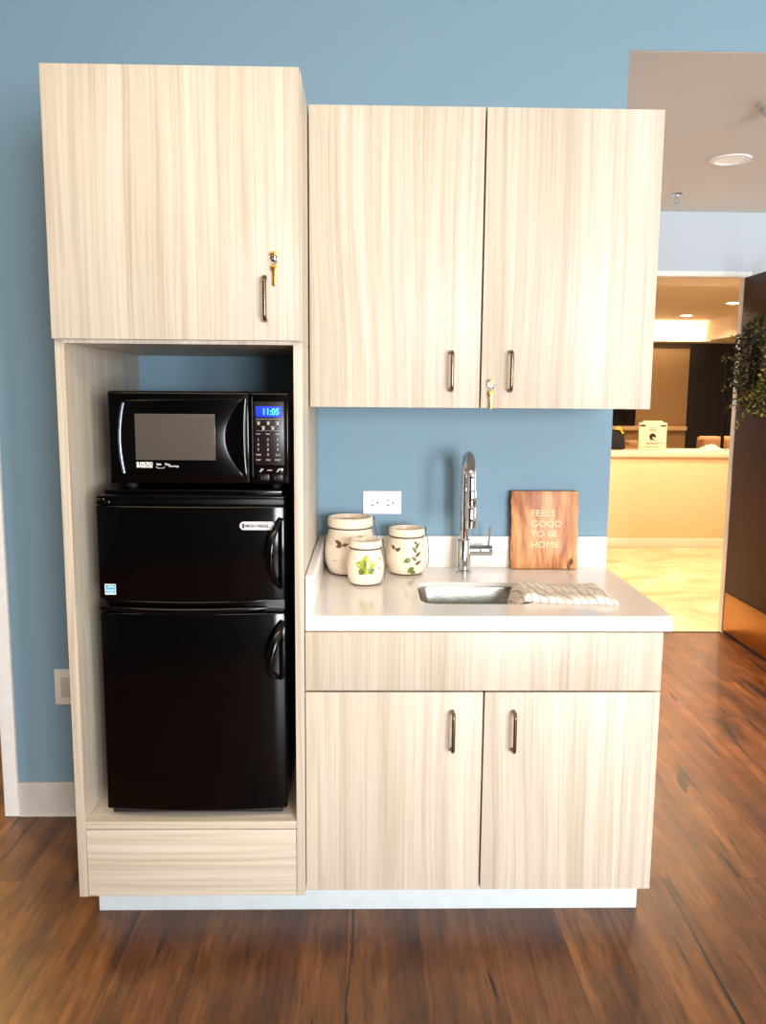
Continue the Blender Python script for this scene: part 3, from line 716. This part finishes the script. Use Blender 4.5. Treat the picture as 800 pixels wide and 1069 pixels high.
sb = MB(); sb.box(-.119, -.053, YM - .0035, YM - .0018, 1.2165, 1.2305, .0006)
sb.prism([(-.112, 1.219), (-.106, 1.228), (-.101, 1.226), (-.106, 1.222), (-.109, 1.2185)], 'y', YM - .0039, YM - .0035, mi=1); sb.box(-.092, -.080, YM - .0039, YM - .0035, 1.2225, 1.2245, mi=1)
sb.prism([(-.070, 1.219), (-.064, 1.228), (-.059, 1.226), (-.064, 1.222), (-.067, 1.2185)], 'y', YM - .0039, YM - .0035, mi=1)
sb.build('icon_strip', [M['blackg'], M['legend']], pan)
for x in (-.101, -.068):
    pb = MB(); pb.box(x - .014, x + .014, YM - .005, YM - .0018, 1.1965, 1.2135, .0012)
    for dx in (-.006, .001): pb.box(x + dx, x + dx + .0022, YM - .0053, YM - .005, 1.2005, 1.209, mi=1)
    pb.build('charging_socket', [M['blackm'], M['silver']], pan)

# ------------------------------------------------------------------ hall things
dl = thing('ceiling_downlight', 'round recessed downlight in the beige hall ceiling', 'ceiling light', (1.753, 1.15, 2.43), )
MB().lathe([(.058, -.001), (.064, -.008), (.088, -.005), (.09, -.0002)], (1.753, 1.15, 2.451), 40, cap=False).build('trim_ring', M['white'], dl)
MB().lathe([(0, -.003), (.06, -.003), (.06, -.0003), (0, -.0003)], (1.753, 1.15, 2.451), 32).build('lens', M['lensdim'], dl)
sp = thing('ceiling_sprinkler', 'small pendant fire sprinkler on the hall ceiling near the doorway', 'sprinkler', (1.757, 1.8, 2.4))
MB().lathe([(0, -.006), (.03, -.005), (.034, -.0002), (0, -.0002)], (1.757, 1.8, 2.451), 24).build('escutcheon', M['chrome'], sp)
m = MB(); m.tube([(1.757, 1.8, 2.445), (1.757, 1.8, 2.425)], .007, 10); m.tube([(1.747, 1.8, 2.428), (1.745, 1.8, 2.415), (1.757, 1.8, 2.402)], .002, 6); m.tube([(1.767, 1.8, 2.428), (1.769, 1.8, 2.415), (1.757, 1.8, 2.402)], .002, 6); m.lathe([(0, 0), (.014, 0), (.014, .0015), (0, .0015)], (1.757, 1.8, 2.400), 16)
m.build('sprinkler_head', M['chrome'], sp)
sd = thing('smoke_detector', 'round grey detector on the hall ceiling, cut by the right frame edge', 'smoke detector', (1.60, .45, 2.41))
MB().lathe([(0, -.012), (.05, -.011), (.058, -.008), (.06, -.0003), (0, -.0003)], (1.605, .45, 2.451), 32).build('mounting_base', M['base'], sd)
MB().lathe([(0, -.04), (.026, -.039), (.036, -.03), (.042, -.0125), (0, -.0125)], (1.605, .45, 2.451), 32).build('sensor_head', M['base'], sd)

# wreath on the door
wx, wy, wz, WR, Wr = 2.222, 1.70, 1.575, .185, .070
wr = thing('wreath', 'dark green boxwood wreath hanging on the open brown door', 'wreath', (2.27, wy, wz - .27))
MB().tube([(wx + .03, wy + WR * math.cos(a), wz + WR * math.sin(a)) for a in [2 * PI * k / 40 for k in range(41)]], .022, 10).build('twig_ring', M['twig'], wr)
V = []; F = []; mi = []
rnd = random.Random(3)
for k in range(2600):
    a = rnd.uniform(0, 2 * PI); b = rnd.uniform(0, 2 * PI); q = Wr * rnd.uniform(.35, 1.0) * (1 + .28 * rnd.random() ** 3)
    rad = WR + q * math.cos(b); px = wx + q * math.sin(b) * 1.0
    if px > 2.298: continue
    c = Vector((px, wy + rad * math.cos(a), wz + rad * math.sin(a)))
    nrm = (c - Vector((wx, wy + WR * math.cos(a), wz + WR * math.sin(a)))).normalized()
    d = (nrm + Vector((rnd.uniform(-1, 1), rnd.uniform(-1, 1), rnd.uniform(-1, 1))) * .8).normalized()
    s = d.cross(Vector((rnd.uniform(-1, 1), rnd.uniform(-1, 1), rnd.uniform(-1, 1)))).normalized(); up = d.cross(s)
    L, W = rnd.uniform(.018, .032), rnd.uniform(.006, .010); i = len(V)
    tip = c + d * L
    if tip.x > 2.305: continue
    V += [c, c + d * L * .5 + s * W + up * .003, tip, c + d * L * .5 - s * W + up * .003]
    F += [(i, i + 1, i + 2), (i, i + 2, i + 3)]; mm = 1 if rnd.random() < .35 else 0; mi += [mm, mm]
# loose sprigs reaching out to the left
for (oy, oz, lx, lz) in ((.12, .02, -.11, .03), (.10, -.06, -.10, -.05), (.06, -.15, -.09, -.08), (.0, -.2, -.06, -.1), (.1, .12, -.08, .06), (-.03, .2, -.05, .09)):
    base = Vector((wx - .05, wy + oy, wz + oz))
    for k in range(16):
        q = k / 15; c = base + Vector((lx * q, .02 * q, lz * q + .01 * math.sin(q * 5)))
        d = Vector((rnd.uniform(-1, .4), rnd.uniform(-1, 1), rnd.uniform(-1, 1))).normalized(); s = d.cross(Vector((0, .3, 1))).normalized(); i = len(V)
        V += [c, c + d * .012 + s * .006, c + d * .024, c + d * .012 - s * .006]; F += [(i, i + 1, i + 2), (i, i + 2, i + 3)]; mi += [1, 1]
me = bpy.data.meshes.new('foliage'); O = Vector((wx, wy, wz))
me.from_pydata([v - O for v in V], [], F); me.materials.append(M['leaf']); me.materials.append(M['leaf2'])
for f, q in zip(me.polygons, mi): f.material_index = q
fo = bpy.data.objects.new('foliage', me); COL.objects.link(fo); fo.parent = wr; fo.location = O - wr.location; fo['kind'] = 'stuff'
MB().box(2.300, 2.3115, wy - .012, wy + .012, wz + WR, wz + WR + .06, .001).build('hanger', M['twig'], wr)

# ------------------------------------------------------------------ lobby things
rc = thing('reception_counter', 'peach fronted reception counter with cream top seen through the doorway', 'counter', (3.0, 5.2, 0))
MB().box(1.5, 4.6, 5.06, 5.42, 0, .858, .003).build('front_panel', M['peach'], rc)
MB().box(1.48, 4.62, 5.03, 5.5, .8585, .9135, .006).build('counter_top', M['ctop'], rc)
MB().box(1.5, 4.6, 5.045, 5.0595, 0, .09, .003).build('base_board', M['ctop'], rc)
bx = thing('carton_box', 'white printed carton standing on the reception counter', 'box', (2.88, 5.28, .9135))
BXM = Matrix.Translation((2.885, 5.26, .914)) @ Matrix.Rotation(math.radians(-17), 4, 'Z')
m = MB(); m.box(-.125, .125, -.10, .10, 0, .255, .003, M=BXM); m.prism([(-.10, .255), (.10, .255), (.085, .272), (-.085, .272)], 'y', -.09, .09, .002, M=BXM)
m.build('box_body', M['carton'], bx)
yb = -.1008; m = MB()
for a in (-.118, .066): MB().box(a, a + .052, yb, yb + .001, .222, .238, M=BXM).build('handle_slot', M['print'], bx)
m.lathe([(0, 0), (.03, 0), (.03, .001), (0, .001)], (0, 0, 0), 28, M=BXM @ Matrix.Translation((0, yb + .001, .128)) @ Matrix.Rotation(PI / 2, 4, 'X'))
for k, (a, b_, z) in enumerate(((-.035, .035, .192), (-.025, .03, .178), (-.02, -.012, .088), (.0, .008, .086), (.02, .028, .084), (-.06, .1, .066), (-.05, .05, .056), (-.06, .06, .028))): m.box(a, b_, yb, yb + .001, z, z + (.004 if b_ - a > .02 else .016), M=BXM)
m.box(-.03, .03, yb, yb + .001, .21, .213, M=BXM)
m.build('printing', M['print'], bx, smooth=0)
MB().prism([(.004, .128), (.022, .118), (.026, .108), (.012, .106), (.0, .112)], 'y', yb - .0008, yb, M=BXM).build('logo', M['carton'], bx)
bg = thing('black_bag', 'black bag with a yellow tab at the left end of the reception counter', 'bag', (2.53, 5.28, .9135))
MB().prism([(2.40, .914), (2.60, .914), (2.618, .93), (2.60, 1.06), (2.575, 1.10), (2.43, 1.10), (2.40, 1.05)], 'y', 5.2, 5.34, .012, 3).build('bag_body', M['bag'], bg)
MB().prism([(2.50, 1.105), (2.53, 1.135), (2.555, 1.13), (2.59, 1.075), (2.575, 1.06), (2.55, 1.10)], 'y', 5.185, 5.199, .002).build('tab', M['cyellow'], bg)
pm = MB(); rnd = random.Random(5); n = 10; V = []; F = []
for i in range(n + 1):
    for j in range(n + 1):
        u, v = i / n, j / n; V.append((3.36 + .19 * u, 5.15 + .2 * v, .9145 + (.012 + .045 * math.sin(u * PI) * math.sin(v * PI) * rnd.uniform(.4, 1.1)) * (1 if 0 < i < n and 0 < j < n else .05)))
for i in range(n):
    for j in range(n): q = i * (n + 1) + j; F.append((q, q + n + 1, q + n + 2, q + 1))
V.append((3.455, 5.25, .9142)); 
ring = [i * (n + 1) for i in range(n + 1)] + [n * (n + 1) + j for j in range(1, n + 1)] + [i * (n + 1) + n for i in range(n - 1, -1, -1)] + [j for j in range(n - 1, 0, -1)]
for a, b_ in zip(ring, ring[1:] + ring[:1]): F.append((b_, a, len(V) - 1))
pm.faces(V, F); tag(pm.build('crumpled_paper', M['paperm'], smooth=0), 'crumpled white paper lying on the reception counter by the door', 'paper')
fl = MB(); fl.prism([(2.62, .9145), (2.76, .9145), (2.74, .925), (2.66, .955), (2.63, .95)], 'y', 5.40, 5.47, .004)
tag(fl.build('folded_cloth', M['sofa']), 'tan folded cloth between the black bag and the carton on the counter', 'cloth')

def sofa(x0, x1, y0, y1, zb, n, label, axis='x'):
    s = thing('sofa', label, 'sofa', ((x0 + x1) / 2, (y0 + y1) / 2, 0), 'tan sofas in the lobby')
    MB().box(x0, x1, y0, y1, .06, .4, .03, 3).build('base', M['sofa'], s)
    for k in range(n):
        a = x0 + .12 + (x1 - x0 - .24) * k / n; b_ = x0 + .12 + (x1 - x0 - .24) * (k + 1) / n
        MB().box(a + .004, b_ - .004, y0, y1 - .25, .401, .52, .035, 3).build('seat_cushion', M['sofa'], s)
        MB().box(a + .004, b_ - .004, y1 - .3, y1 - .05, .522, zb, .045, 3, M=None).build('back_cushion', M['sofa'], s)
    for a, b_ in ((x0, x0 + .118), (x1 - .118, x1)): MB().box(a, b_, y0 + .05, y1 - .05, .401, .68, .04, 3).build('arm', M['sofa'], s)
    for a in (x0 + .08, x1 - .08):
        for c_ in (y0 + .08, y1 - .08): MB().tube([(a, c_, 0), (a, c_, .062)], .02, 10).build('leg', M['twig'], s)
    return s
sofa(3.99, 5.05, 6.5, 7.35, .955, 3, 'tan sofa with square back cushions behind the counter, beside the door')
sofa(2.1, 3.80, 6.6, 7.3, .90, 3, 'long low tan sofa behind the carton on the counter')
lm = thing('floor_lamp', 'slim black floor lamp standing in the lobby behind the counter', 'floor lamp', (3.9, 6.05, 0))
MB().lathe([(0, 0), (.14, 0), (.14, .02), (.02, .03), (0, .03)], (3.9, 6.05, 0), 32).build('lamp_base', M['lampblack'], lm)
MB().tube([(3.9, 6.05, .03), (3.9, 6.05, 1.80)], .017, 12).build('pole', M['lampblack'], lm)
MB().lathe([(0, 0), (.03, .0), (.045, .02), (.03, .03), (.02, .035), (.022, .07), (.012, .09), (0, .09)], (3.9, 6.05, 1.80), 20).build('finial', M['lampblack'], lm)
for z in (1.02, 1.47, 1.62): MB().lathe([(.017, 0), (.025, .003), (.025, .015), (.017, .018)], (3.9, 6.05, z), 16, cap=False).build('collar', M['lampblack'], lm)
tv = thing('wall_screen', 'dark rectangular screen on the tan panelled wall beyond the counter', 'screen', (3.5, 9.47, .99))
MB().box(2.9, 4.07, 9.455, 9.499, .992, 1.42, .004).build('screen_frame', M['lampblack'], tv); MB().box(2.93, 4.04, 9.4535, 9.4549, 1.02, 1.39).build('screen_glass', M['blackg'], tv)
LAMPS = [(4.20, 6.70), (4.24, 8.15), (2.6, 3.55), (2.0, 3.55), (3.4, 4.3)]
for i, (x, y) in enumerate(LAMPS):
    t = thing('lobby_downlight', ['glowing lobby ceiling downlight beside the top of the brown door', 'glowing lobby ceiling downlight farther back, above the tan panels', 'lobby ceiling downlight just inside the doorway', 'lobby ceiling downlight behind the wall cabinet', 'lobby ceiling downlight in front of the reception counter'][i], 'ceiling light', (x, y, 2.43), 'downlights in the lobby ceiling')
    MB().lathe([(.062, -.001), (.068, -.008), (.09, -.005), (.092, -.0002)], (x, y, 2.45), 32, cap=False).build('trim_ring', M['white'], t)
    MB().lathe([(0, -.012), (.05, -.011), (.066, -.004), (.066, -.0003), (0, -.0003)], (x, y, 2.45), 24).build('lens', M['lens'], t)

# ------------------------------------------------------------------ lights
def light(name, typ, loc, energy, color, rot=(0, 0, 0), **kw):
    l = bpy.data.lights.new(name, typ); l.energy = energy; l.color = color
    for k, v in kw.items(): setattr(l, k, v)
    o = bpy.data.objects.new(name, l); COL.objects.link(o); o.location = loc; o.rotation_euler = rot; return o
DAY = (.97, .985, 1.0)
for i, (a, b_) in enumerate(WX):
    e = [232, 232][i]
    light('window_daylight', 'AREA', ((a + b_) / 2, -6.19, (WZ0 + WZ1) / 2), e, DAY, (PI / 2, 0, 0), shape='RECTANGLE', size=b_ - a - .1, size_y=WZ1 - WZ0 - .1)
WARM = (1.0, .72, .50)
for x, y in LAMPS: light('downlight_lamp', 'SPOT', (x, y, 2.43), 190, WARM, (0, 0, 0), spot_size=2.8, spot_blend=.8, shadow_soft_size=.06)
light('cove_lamp', 'AREA', (3.4, 8.95, 2.2), 30, WARM, (PI / 2 + .6, 0, 0), shape='RECTANGLE', size=3.0, size_y=.1)
light('hall_downlight_lamp', 'SPOT', (1.753, 1.15, 2.43), 380, (1, .58, .24), (0, 0, 0), spot_size=1.45, spot_blend=.8, shadow_soft_size=.06)
light('side_room_lamp', 'POINT', (-1.9, .8, 2.0), 70, (1, .66, .25), shadow_soft_size=.1)
# ceiling lamps of the room
light('room_ceiling_lamp', 'AREA', (-.5, -2.4, 2.97), 40, (1, .76, .48), shape='RECTANGLE', size=2.4, size_y=.4)
light('hall_fill', 'AREA', (6.1, 1.2, 1.4), 70, (.95, .98, 1), (0, PI / 2, 0), shape='RECTANGLE', size=1.8, size_y=1.8)  # added cool fill to brighten the hall, no window behind it
wd = bpy.data.worlds.new('World'); scene.world = wd; wd.use_nodes = True
wd.node_tree.nodes['Background'].inputs[0].default_value = (.75, .85, 1, 1); wd.node_tree.nodes['Background'].inputs[1].default_value = .5

# ------------------------------------------------------------------ camera
yaw, pitch, roll, f = .0212, -.1392, .0078, 872.306
cyw, syw, cp_, sp_ = math.cos(yaw), math.sin(yaw), math.cos(pitch), math.sin(pitch)
fw = Vector((syw * cp_, cyw * cp_, sp_)); r = Vector((cyw, -syw, 0)); u = r.cross(fw)
R2 = r * math.cos(roll) + u * math.sin(roll); U2 = -r * math.sin(roll) + u * math.cos(roll)
cam = bpy.data.cameras.new('Camera'); co = bpy.data.objects.new('Camera', cam); COL.objects.link(co)
co.matrix_world = Matrix(((R2.x, U2.x, -fw.x, .1523), (R2.y, U2.y, -fw.y, -2.6816), (R2.z, U2.z, -fw.z, 1.4112), (0, 0, 0, 1)))
cam.sensor_fit = 'VERTICAL'; cam.sensor_height = 24; cam.lens = f / 1069 * 24; cam.clip_start = .05
scene.camera = co
vs = scene.view_settings
vs.view_transform = 'Standard'; vs.look = 'None'; vs.exposure = 0; vs.gamma = 1; vs.use_curve_mapping = False
scene.cycles.use_denoising = True; scene.cycles.max_bounces = 10; scene.cycles.diffuse_bounces = 5
scene.cycles.sample_clamp_indirect = 8
